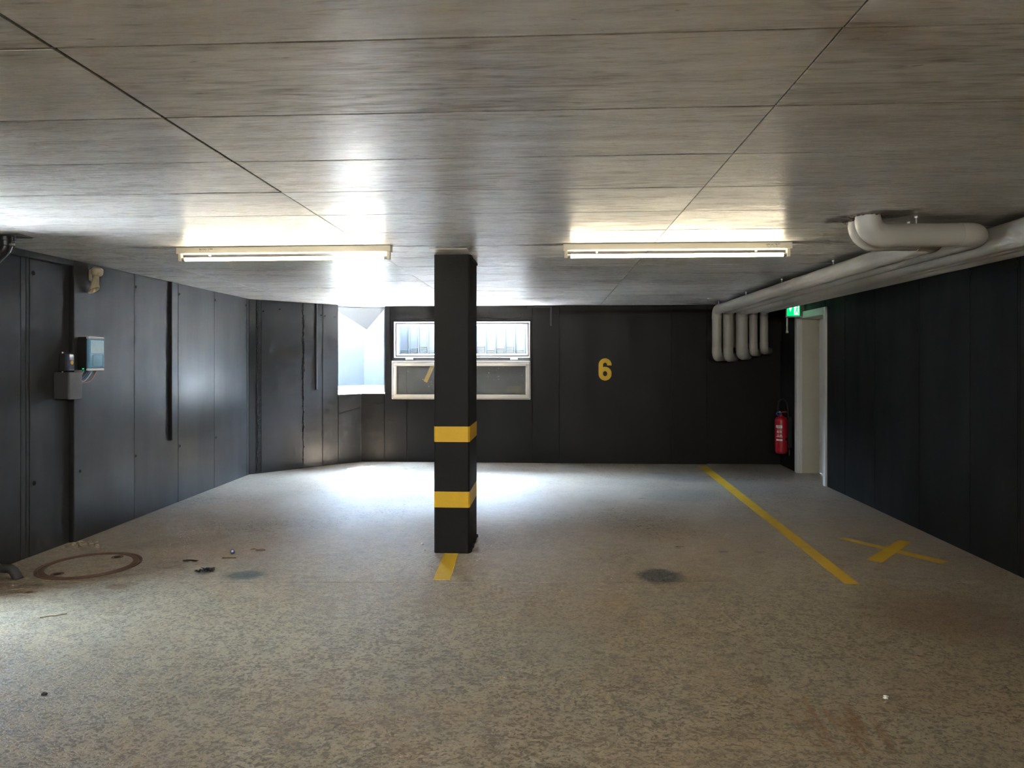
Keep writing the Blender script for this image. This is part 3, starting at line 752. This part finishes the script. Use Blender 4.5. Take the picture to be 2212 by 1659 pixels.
# ------------------------------------------------------------------ grey insulated pipes
AX = 2.172
PY = 9.58
def stub(x, z, r): return [(x + .19, 10.085, z), ]
def pipe(label, x, r, zlow, front, rods=()):
    e = empty('insulated_pipe', (x, PY, AX)); tag(e, label, 'pipe', 'grey insulated pipes along the right wall')
    pts = [(x + .20, 10.03, zlow + .0), (x, PY, zlow), (x, PY, AX)] + front
    # plain runs between elbows, and each elbow with its cover
    P = [Vector(p) for p in pts]
    R = r * 1.15
    bm = bmesh.new(); full = fillet(pts, R + .02, 12); sweep(bm, full, r, 24); put(autosmooth(mesh(bm, 'jacket', 'pipe'), 60), e)
    for i in range(1, len(P) - 1):
        a, b_, c = P[i - 1], P[i], P[i + 1]
        u, v = (a - b_).normalized(), (c - b_).normalized()
        la, lc = min(R + .05, (a - b_).length * .8), min(R + .05, (c - b_).length * .8)
        bm = bmesh.new(); sweep(bm, fillet([b_ + u * la, b_, b_ + v * lc], R + .02, 12), r + .0025, 24); put(autosmooth(mesh(bm, 'elbow_cover', 'pipe_cover'), 60), e)
    for (rx, ry) in rods:
        o = tube('hanger_rod', 'steel', e, [(rx, ry, AX + r * .6), (rx, ry, CEIL - .002)], .0045, 8)
        lathe_o('rod_nut', 'steel', e, [(0, 0), (.011, 0), (.011, .012), (0, .012)], 6, (0, 0, -1), (rx, ry, CEIL - .001))
    return e
pipe('insulated pipe nearest the yellow number, turning up into the ceiling', 2.265, .0625, 1.535,
     [(2.265, 4.19, AX), (1.82, 4.19, AX), (1.82, 4.19, CEIL + .01)], [(2.275, 9.52), (2.28, 8.22), (2.28, 6.97), (2.28, 5.73), (2.10, 4.19)])
pipe('second insulated pipe from the yellow number, nearest of the two ceiling elbows', 2.416, .066, 1.532,
     [(2.416, 4.03, AX), (1.795, 4.03, AX), (1.795, 4.03, CEIL + .01)], [(2.06, 4.03)])
pipe('thickest insulated pipe in the middle of the five pipes', 2.60, .0785, 1.572, [(2.60, -6.55, AX + .0)])
pipe('fourth insulated pipe from the yellow number, beside thickest one', 2.752, .056, 1.598, [(2.752, -6.55, AX - .02)])
pipe('insulated pipe closest to the right wall and exit sign', 2.895, .054, 1.62, [(2.895, -6.55, AX - .025)])
e = tube('vertical_pipe', 'pipe', None, [(2.50, 9.86, 1.66), (2.50, 9.86, CEIL - .002)], .085, 20)
tag(e, 'upright grey pipe half hidden behind the row of insulated pipes', 'pipe')
sealing = bmesh.new()
for k in range(90):
    a = random.uniform(0, 2 * PI); rr = random.uniform(.074, .10); cx, cy = random.choice(((1.795, 4.03), (1.82, 4.19)))
    p = Vector((cx + rr * math.cos(a) * 1.1, cy + rr * math.sin(a) * .9, CEIL - .001))
    bmesh.ops.create_icosphere(sealing, subdivisions=1, radius=random.uniform(.003, .008), matrix=Matrix.Translation(p) @ Matrix.Diagonal((1, 1, .5, 1)))
o = mesh(sealing, 'ceiling_mortar', 'rust', kind='stuff'); o['label'] = 'rough mortar crumbs round the pipe holes in ceiling'; o['category'] = 'mortar'

# ceiling detector
e = empty('ceiling_detector', (2.052, 9.02, CEIL)); tag(e, 'small white round detector on ceiling near back wall', 'detector')
lathe_o('base', 'sign_white', e, [(0, 0), (.045, 0), (.045, .012), (.040, .014)], 24, (0, 0, -1), (2.052, 9.02, CEIL))
lathe_o('dome', 'frame', e, [(.036, .012), (.034, .020), (.02, .027), (0, .029)], 24, (0, 0, -1), (2.052, 9.02, CEIL))

# ------------------------------------------------------------------ emergency exit sign
ex = empty('exit_sign', (3.16, 9.12, 2.13)); tag(ex, 'lit green emergency exit sign hung beside the white door', 'sign')
SXa, SXb, SY, SZa, SZb = 3.04, 3.225, 9.10, 2.055, 2.205
boxo('housing', 'sign_white', ex, SXa - .006, SXb - .02, SY, SY + .035, SZa - .01, SZb, bev=.004)
boxo('bracket', 'sign_grey', ex, SXb - .018, 3.262, SY - .004, SY + .06, SZa - .012, SZb + .01, bev=.003)
boxo('bottom_edge', 'sign_white', ex, SXa - .01, SXb + .01, SY - .012, SY + .03, SZa - .02, SZa - .008, bev=.003)
boxo('lit_face', 'green_lit', ex, SXa, SXb - .025, SY - .003, SY + .002, SZa, SZb - .006)
def flat(name, m, parent, polys, y):
    bm = bmesh.new()
    for poly in polys:
        a = [bm.verts.new((px, y, pz)) for px, pz in poly]; b_ = [bm.verts.new((px, y + .0015, pz)) for px, pz in poly]
        bm.faces.new(a); bm.faces.new(b_[::-1])
        for i in range(len(a)): bm.faces.new((a[i], a[(i + 1) % len(a)], b_[(i + 1) % len(a)], b_[i]))
    return put(mesh(bm, name, m), parent)
fx, fz = SXa, SZa
flat('arrow', 'white_lit', ex, [[(fx + .014, fz + .135), (fx + .070, fz + .135), (fx + .042, fz + .050)]], SY - .0045)
flat('door_symbol', 'white_lit', ex, [[(fx + .088, fz + .012), (fx + .150, fz + .012), (fx + .150, fz + .136), (fx + .088, fz + .136)]], SY - .0045)
flat('running_figure', 'green_lit', ex, [
    [(fx + .124, fz + .112), (fx + .134, fz + .112), (fx + .138, fz + .121), (fx + .134, fz + .130), (fx + .124, fz + .130), (fx + .120, fz + .121)],
    [(fx + .112, fz + .070), (fx + .128, fz + .066), (fx + .136, fz + .104), (fx + .122, fz + .108)],
    [(fx + .122, fz + .098), (fx + .100, fz + .088), (fx + .098, fz + .095), (fx + .120, fz + .106)],
    [(fx + .134, fz + .100), (fx + .148, fz + .088), (fx + .148, fz + .096), (fx + .136, fz + .106)],
    [(fx + .112, fz + .070), (fx + .104, fz + .046), (fx + .092, fz + .026), (fx + .098, fz + .022), (fx + .112, fz + .042), (fx + .122, fz + .068)],
    [(fx + .118, fz + .068), (fx + .132, fz + .046), (fx + .140, fz + .020), (fx + .148, fz + .022), (fx + .142, fz + .050), (fx + .130, fz + .070)]], SY - .006)
tube('cable_conduit', 'sign_white', None, [(3.062, 9.16, 1.84), (3.062, 9.16, 2.03)], .011, 10)
o = bpy.data.objects['cable_conduit']; tag(o, 'short pale conduit hanging down below the green exit sign', 'conduit')
lathe_o('conduit_end', 'sign_white', o, [(0, 0), (.016, 0), (.016, .03), (.011, .034)], 12, (0, 0, 1), (3.062, 9.16, 1.835))

# ------------------------------------------------------------------ fire extinguisher
XC, YC = 3.125, 9.585
fe = empty('fire_extinguisher', (XC, YC, .23)); tag(fe, 'red fire extinguisher hung on the right wall by the door', 'extinguisher')
R = .083
lathe_o('cylinder', 'red', fe, [(0, .235), (.070, .235), (.072, .250), (R, .256), (R, .66), (R * .97, .69), (R * .82, .712), (R * .5, .728), (.026, .735), (.026, .745), (0, .745)], 32, (0, 0, 1), (XC, YC, -.005))
lathe_o('neck', 'black', fe, [(0, .735), (.024, .735), (.024, .765), (.03, .767), (.03, .775), (0, .775)], 20, (0, 0, 1), (XC, YC, 0))
tube('gauge_ring', 'blueplastic', fe, [(XC - .045 + .025 * math.cos(a * PI / 8), YC - .03, .765 + .022 * math.sin(a * PI / 8)) for a in range(17)], .007, 8)
bm = bmesh.new(); hexa(bm, [(XC - .03, YC - .02, .775), (XC + .07, YC - .02, .782), (XC + .07, YC + .02, .782), (XC - .03, YC + .02, .775), (XC - .03, YC - .02, .785), (XC + .07, YC - .02, .797), (XC + .07, YC + .02, .797), (XC - .03, YC + .02, .785)], .003)
put(mesh(bm, 'lever', 'redplastic'), fe)
boxo('safety_pin', 'label', fe, XC - .036, XC - .020, YC - .035, YC - .02, .775, .795, bev=.003)
hp = [(XC - .035, YC, .77), (XC - .045, YC, .86), (XC - .028, YC, .93), (XC + .02, YC, .965), (XC + .065, YC, .925), (XC + .088, YC, .84), (XC + .093, YC, .70), (XC + .096, YC - .01, .48), (XC + .10, YC - .01, .30), (XC + .105, YC - .01, .245)]
def smoothpath(P, n=6):
    P = [Vector(p) for p in P]; out = []
    for i in range(len(P) - 1):
        p0, p1, p2, p3 = P[max(i - 1, 0)], P[i], P[i + 1], P[min(i + 2, len(P) - 1)]
        for k in range(n):
            t = k / n; out.append(.5 * ((2 * p1) + (p2 - p0) * t + (2 * p0 - 5 * p1 + 4 * p2 - p3) * t * t + (3 * p1 - p0 - 3 * p2 + p3) * t ** 3))
    return out + [P[-1]]
tube('hose', 'rubber', fe, smoothpath(hp), .008, 10)
lathe_o('nozzle', 'black', fe, [(0, 0), (.012, 0), (.014, .06), (.010, .08), (0, .08)], 14, (0, 0, 1), (XC + .105, YC - .01, .19))
boxo('hose_clip', 'steel', fe, XC + .075, XC + .10, YC - .012, YC + .012, .622, .634, bev=.002)
boxo('wall_bracket', 'black', fe, XC + R - .005, 3.262, YC - .02, YC + .02, .30, .72, bev=.004)
def wrap(name, m, a0, a1, z0, z1, rr=R + .0008):
    bm = bmesh.new(); n = 8; pr = None
    for k in range(n + 1):
        a = math.radians(a0 + (a1 - a0) * k / n); q = [bm.verts.new((XC + rr * math.cos(a), YC + rr * math.sin(a), z)) for z in (z0, z1)]
        if pr: bm.faces.new((pr[0], q[0], q[1], pr[1]))
        pr = q
    return put(mesh(bm, name, m), fe)
wrap('sticker', 'label', 200, 262, .575, .61)
for z, h in ((.560, .004), (.540, .003), (.525, .008), (.51, .008), (.487, .003), (.47, .008)):
    wrap('printed_line', 'label', 212, 232, z, z + h); wrap('printed_line', 'label', 238, 258, z, z + h)
wrap('sticker', 'label', 206, 265, .452, .460); wrap('sticker', 'label', 206, 265, .402, .424)
wrap('printed_line', 'print', 214, 250, .59, .597, R + .0014)
bm = bmesh.new()
def hz(s, rr):
    v = []
    for da, dz in ((0, 1), (1, 0), (0, -1), (-1, 0)):
        a = math.radians(305 + da * s * 26); v.append(bm.verts.new((XC + rr * math.cos(a), YC + rr * math.sin(a), .425 + dz * s * .036)))
    bm.faces.new(v)
hz(1, R + .0008); put(mesh(bm, 'hazard_diamond', 'label'), fe)
bm = bmesh.new(); hz(.82, R + .0016); put(mesh(bm, 'hazard_symbol', 'black'), fe)

# ------------------------------------------------------------------ left wall equipment
bxr = empty('junction_box', (-3.79, 5.55, 1.39)); tag(bxr, 'large junction box with glossy light blue lid on left wall', 'junction box', 'junction boxes on the left wall')
boxo('body', 'black', bxr, -3.842, -3.762, 5.452, 5.642, 1.394, 1.662, bev=.006)
for (y0, y1, z0, z1) in ((5.448, 5.646, 1.648, 1.667), (5.448, 5.646, 1.388, 1.406)): boxo('lid_rim', 'boxwhite', bxr, -3.766, -3.742, y0, y1, z0, z1, bev=.004)
boxo('lid', 'cyanlid', bxr, -3.765, -3.738, 5.450, 5.640, 1.406, 1.648, bev=.010, seg=3)
bm = bmesh.new(); box(bm, -3.7385, -3.7365, 5.465, 5.628, 1.53, 1.638, bev=.0005); put(mesh(bm, 'lid_sheen', 'lidsheen'), bxr)  # pale patch paints window light reflected in the upper half of the lid
bm = bmesh.new(); sweep(bm, fillet([(-3.7365, 5.49, 1.425), (-3.7365, 5.62, 1.425), (-3.7365, 5.62, 1.52), (-3.7365, 5.49, 1.52), (-3.7365, 5.49, 1.43)], .015), .0018, 6); put(mesh(bm, 'lid_ridge', 'cyanlid'), bxr)
boxo('indicator', 'green_lit', bxr, -3.80, -3.785, 5.450, 5.453, 1.40, 1.408)
bx2 = empty('junction_box', (-3.84, 5.33, 1.38)); tag(bx2, 'small smoked clear junction box with yellow sticker on left wall', 'junction box', 'junction boxes on the left wall')
boxo('body', 'black', bx2, -3.885, -3.83, 5.298, 5.372, 1.384, 1.532, bev=.006)
boxo('lid', 'violetlid', bx2, -3.832, -3.805, 5.30, 5.37, 1.390, 1.526, bev=.008, seg=2)
lathe_o('sticker', 'orange', bx2, [(0, 0), (.017, 0), (.017, .001), (0, .001)], 18, (1, 0, 0), (-3.8055, 5.337, 1.455))
for z in (1.38, 1.535): boxo('lug', 'boxwhite', bx2, -3.86, -3.852, 5.295, 5.303, z - .008, z + .004)
bx3 = empty('junction_box', (-3.81, 5.32, 1.17)); tag(bx3, 'dark grey closed junction box below the two clear ones', 'junction box', 'junction boxes on the left wall')
boxo('body', 'darkbox', bx3, -3.885, -3.765, 5.235, 5.375, 1.166, 1.378, bev=.006)
boxo('lid', 'lidgrey', bx3, -3.767, -3.748, 5.232, 5.378, 1.164, 1.380, bev=.007, seg=2)
for k, (m_, y1, dz) in enumerate((('copper', 5.585, .035), ('whitewire', 5.54, .028), ('bluewire', 5.52, .02), ('blackwire', 5.50, .016), ('whitewire', 5.478, .012))):
    lab = ['orange sheathed', 'white sheathed outer', 'blue sheathed', 'black sheathed', 'white sheathed inner'][k]
    o = tube('loose_wire', m_, None, smoothpath([(-3.765 - k * .009, y1, 1.394), (-3.767 - k * .009, y1 - .03, 1.365 - dz * .4), (-3.775 - k * .009, y1 - .08, 1.335 - dz), (-3.78 - k * .009, 5.385, 1.325 - dz)], 6), .0035, 8)
    tag(o, lab + ' wire looping below the blue lidded box', 'wire', 'loose wires between the boxes')

hn = empty('alarm_horn', (-3.79, 5.62, 2.17)); tag(hn, 'beige trumpet shaped alarm horn high on left wall', 'alarm')
boxo('mount', 'beige', hn, -3.842, -3.815, 5.585, 5.645, 2.135, 2.235, bev=.006)
hc = Vector((-3.775, 5.60, 2.215))
lathe_o('head', 'beige', hn, [(0, .035), (.030, .033), (.043, .022), (.046, 0), (.045, -.022), (.034, -.036), (.024, -.04)], 24, (.15, 0, 1), hc)
ha = Vector((-.10, -.12, -1)).normalized()
prof = [(.020, .03), (.022, .05), (.030, .10), (.040, .150), (.037, .150), (.026, .10), (.018, .06), (0, .055)]
bm = bmesh.new(); lathe(bm, prof, 28, ha, hc)
for v in bm.verts:                                   # the mouth is cut on the slant
    d = (v.co - hc).dot(ha)
    if d > .12: v.co += ha * (-(v.co.x - hc.x) * .75)
put(autosmooth(mesh(bm, 'trumpet', 'beige'), 50), hn)

o = wl.part('cable_duct', 'black', None, 1.452, 1.478, .665, CEIL - .002, -.028, 0, bev=.003); tag(o, 'long black cable duct down the left wall', 'duct')
o = wa.part('cable_duct', 'darkbox', None, .945, .970, 1.076, CEIL - .006, -.024, .001, bev=.003); tag(o, 'grey cable duct ending halfway down wall left of bright corner window', 'duct')
bm = bmesh.new(); wb.box(bm, 2.44, 2.80, 2.250, 2.272, -.024, .001, bev=.002); wb.box(bm, 2.772, 2.798, 1.985, 2.25, -.024, .001, bev=.003)
o = mesh(bm, 'cable_duct', 'darkbox'); tag(o, 'bent black cable duct right of back window under ceiling', 'duct')

# black drain pipe under the ceiling at the left and stub on the floor
dp = empty('drain_pipe', (-3.53, 4.33, CEIL)); tag(dp, 'glossy black drain pipe leaving the ceiling above left wall', 'pipe')
tube('bend', 'pvc', dp, [(-3.53, 4.33, CEIL - .002), (-3.53, 4.33, 2.20), (-3.66, 4.31, 2.06), (-3.884, 4.29, 1.93)], .036, 18, fil=.07)
lathe_o('collar', 'pvc', dp, [(.037, .0), (.052, 0), (.052, .022), (.048, .026), (.048, .055), (.037, .058)], 24, (0, 0, -1), (-3.53, 4.33, CEIL - .012))
boxo('clamp', 'steel', dp, -3.49, -3.455, 4.30, 4.312, CEIL - .07, CEIL - .055, bev=.002)
boxo('flange', 'darkbox', dp, -3.75, -3.40, 4.26, 4.40, CEIL - .007, CEIL - .001, bev=.001)
o = tube('pipe_stub', 'dustypvc', None, [(-3.884, 4.50, .066), (-3.63, 4.50, .062), (-3.575, 4.495, -.01)], .030, 16, fil=.05)
tag(o, 'dusty black pipe elbow stuck in floor left of manhole', 'pipe')

# ------------------------------------------------------------------ manhole cover
mh = empty('manhole_cover', (-3.29, 4.80, 0)); tag(mh, 'round rusty rimmed manhole cover filled with concrete', 'manhole')
lathe_o('frame', 'rust', mh, [(.333, .0), (.333, .007), (.322, .009), (.316, .004), (.312, .0), (.312, -.01)], 64, (0, 0, 1), (-3.29, 4.80, 0))
lathe_o('lid_rim', 'rust', mh, [(.309, -.01), (.309, .006), (.300, .008), (.276, .007), (.270, .004)], 64, (0, 0, 1), (-3.29, 4.80, 0))
lathe_o('lid_fill', 'floor', mh, [(.272, -.01), (.272, .005), (.15, .0065), (0, .007)], 48, (0, 0, 1), (-3.29, 4.80, 0))
for (hx, hy) in ((-3.215, 5.0), (-3.37, 4.58)):
    a = lathe_o('lifting_hole', 'rust', mh, [(.042, .0), (.040, .010), (.026, .0075), (.024, .004)], 20, (0, 0, 1), (hx, hy, 0))
    b_ = lathe_o('slot', 'hole', None, [(0, .0075), (.022, .0075), (.022, .004)], 16, (0, 0, 1), (hx, hy, 0)); b_.parent = a; b_.matrix_parent_inverse = a.matrix_parent_inverse.copy()
    b_.matrix_parent_inverse = Matrix.Translation((0, 0, 0)); 

# ------------------------------------------------------------------ litter
def lump(name, m, x, y, r, sq=.6, seed=0, sx=1.0, n=2, jit=.35, rz=0.0):
    rr = random.Random(seed); bm = bmesh.new(); bmesh.ops.create_icosphere(bm, subdivisions=n, radius=r)
    for v in bm.verts:
        v.co *= 1 + rr.uniform(-jit, jit); v.co.z = max(v.co.z * sq, -r * sq * .55); v.co.x *= sx
    zmin = min(v.co.z for v in bm.verts)
    o = mesh(bm, name, m); o.location = (x, y, -zmin); o.rotation_euler = (0, 0, rz); return o
# crumbs of broken concrete at the foot of the left wall
RP = [(-3.80, 5.33, .022), (-3.77, 5.39, .018), (-3.72, 5.36, .016), (-3.69, 5.31, .02), (-3.66, 5.36, .014), (-3.74, 5.29, .014), (-3.63, 5.31, .013), (-3.60, 5.34, .011), (-3.81, 5.26, .013), (-3.78, 5.20, .012), (-3.56, 5.28, .016), (-3.50, 5.24, .012), (-3.80, 5.12, .011), (-3.53, 5.30, .010), (-3.72, 5.43, .012), (-3.66, 5.42, .010)]
for i, (x, y, r) in enumerate(RP):
    o = lump('concrete_crumb', 'rubble', x, y, r, .7, i, 1.3, 2, .45, i)
    tag(o, 'pale concrete crumb lying at the foot of left wall behind manhole', 'rubble', 'concrete crumbs by the left wall')
o = bmesh.new(); rr = random.Random(5)
g = [[None] * 9 for _ in range(14)]
for i in range(14):
    for j in range(9):
        u, v = i / 13 * 2 - 1, j / 8 * 2 - 1
        if u * u + v * v < 1.15 - rr.uniform(0, .45): g[i][j] = o.verts.new((u * .078 + rr.uniform(-.004, .004), v * .062 + rr.uniform(-.004, .004), .004 + rr.uniform(0, .016)))
for i in range(13):
    for j in range(8):
        q = [g[i][j], g[i + 1][j], g[i + 1][j + 1], g[i][j + 1]]
        if all(q) and rr.random() > .06: o.faces.new(q)
for v in [v for v in o.verts if not v.link_faces]: o.verts.remove(v)
bmesh.ops.solidify(o, geom=list(o.faces), thickness=.002)
rag = mesh(o, 'plastic_scrap', 'rag'); rag.location = (-2.395, 4.706, .003); rag.rotation_euler = (0, 0, .35)
tag(rag, 'crumpled black plastic scrap on floor near the manhole', 'litter')
o = lump('plastic_shred', 'rag', -2.655, 4.965, .020, .35, 21, 2.2, 1, .4, .5); tag(o, 'thin black shred behind the crumpled black scrap', 'litter')
o = lump('plastic_shred', 'rag', -2.600, 4.955, .014, .35, 22, 2.0, 1, .4, -.1); tag(o, 'smaller of the two black shreds behind the scrap', 'litter')
bc = empty('bottle_cap', (-2.413, 5.16, 0)); tag(bc, 'blue and white bottle cap lying on floor', 'bottle cap')
capax = Vector((.25, -.75, .6)).normalized()
lathe_o('cap', 'bluecap', bc, [(0, .009), (.013, .009), (.016, .007), (.017, -.009), (.015, -.009), (.014, .005), (0, .006)], 24, capax, (-2.413, 5.16, .0165))
lathe_o('liner', 'label', bc, [(0, .0105), (.007, .0105), (.008, .009)], 20, capax, (-2.411, 5.157, .0165))
def twig(pts, r, label, m='stick'):
    o = tube('twig', m, None, pts, r, 6); tag(o, label, 'litter'); return o
twig([(-2.43, 5.03, .004), (-2.38, 5.04, .004), (-2.33, 5.045, .004)], .0035, 'short straight twig in front of the bottle cap')
twig(smoothpath([(-2.41 + .09, 5.27, .004), (-2.29, 5.285, .006), (-2.26, 5.262, .004), (-2.23, 5.275, .007), (-2.20, 5.255, .004), (-2.27, 5.245, .004)]), .0025, 'curled thin twig behind the bottle cap')
twig([(-2.90, 3.80, .003), (-2.86, 3.83, .003), (-2.83, 3.83, .004), (-2.79, 3.87, .003)], .003, 'dark broken twig on floor in front of manhole')
bm = bmesh.new()
lv = [(-.030, 0, 0), (-.012, -.011, .004), (.012, -.010, .005), (.030, 0, .002), (.012, .010, .006), (-.012, .011, .004)]
bm.faces.new([bm.verts.new(p) for p in lv]); bmesh.ops.solidify(bm, geom=list(bm.faces), thickness=.0015)
o = mesh(bm, 'dry_leaf', 'leaf'); o.location = (-3.292, 4.21, .002); o.rotation_euler = (0, 0, .8); tag(o, 'single dry orange brown leaf in left foreground', 'leaf')
tag(lump('pebble', 'darkpebble', -2.212, 2.924, .011, .6, 31), 'small dark pebble alone in the left foreground', 'pebble')
tag(lump('pebble', 'pebble', 1.455, 3.095, .011, .7, 32), 'small white pebble alone in the right foreground', 'pebble')
tag(lump('pebble', 'pebble', -1.02, 5.50, .012, .8, 33), 'white pebble beside left face of the pillar', 'pebble')
tag(lump('pebble', 'pebble', -.97, 5.33, .010, .7, 34), 'pale pebble nearest the front corner of pillar', 'pebble')
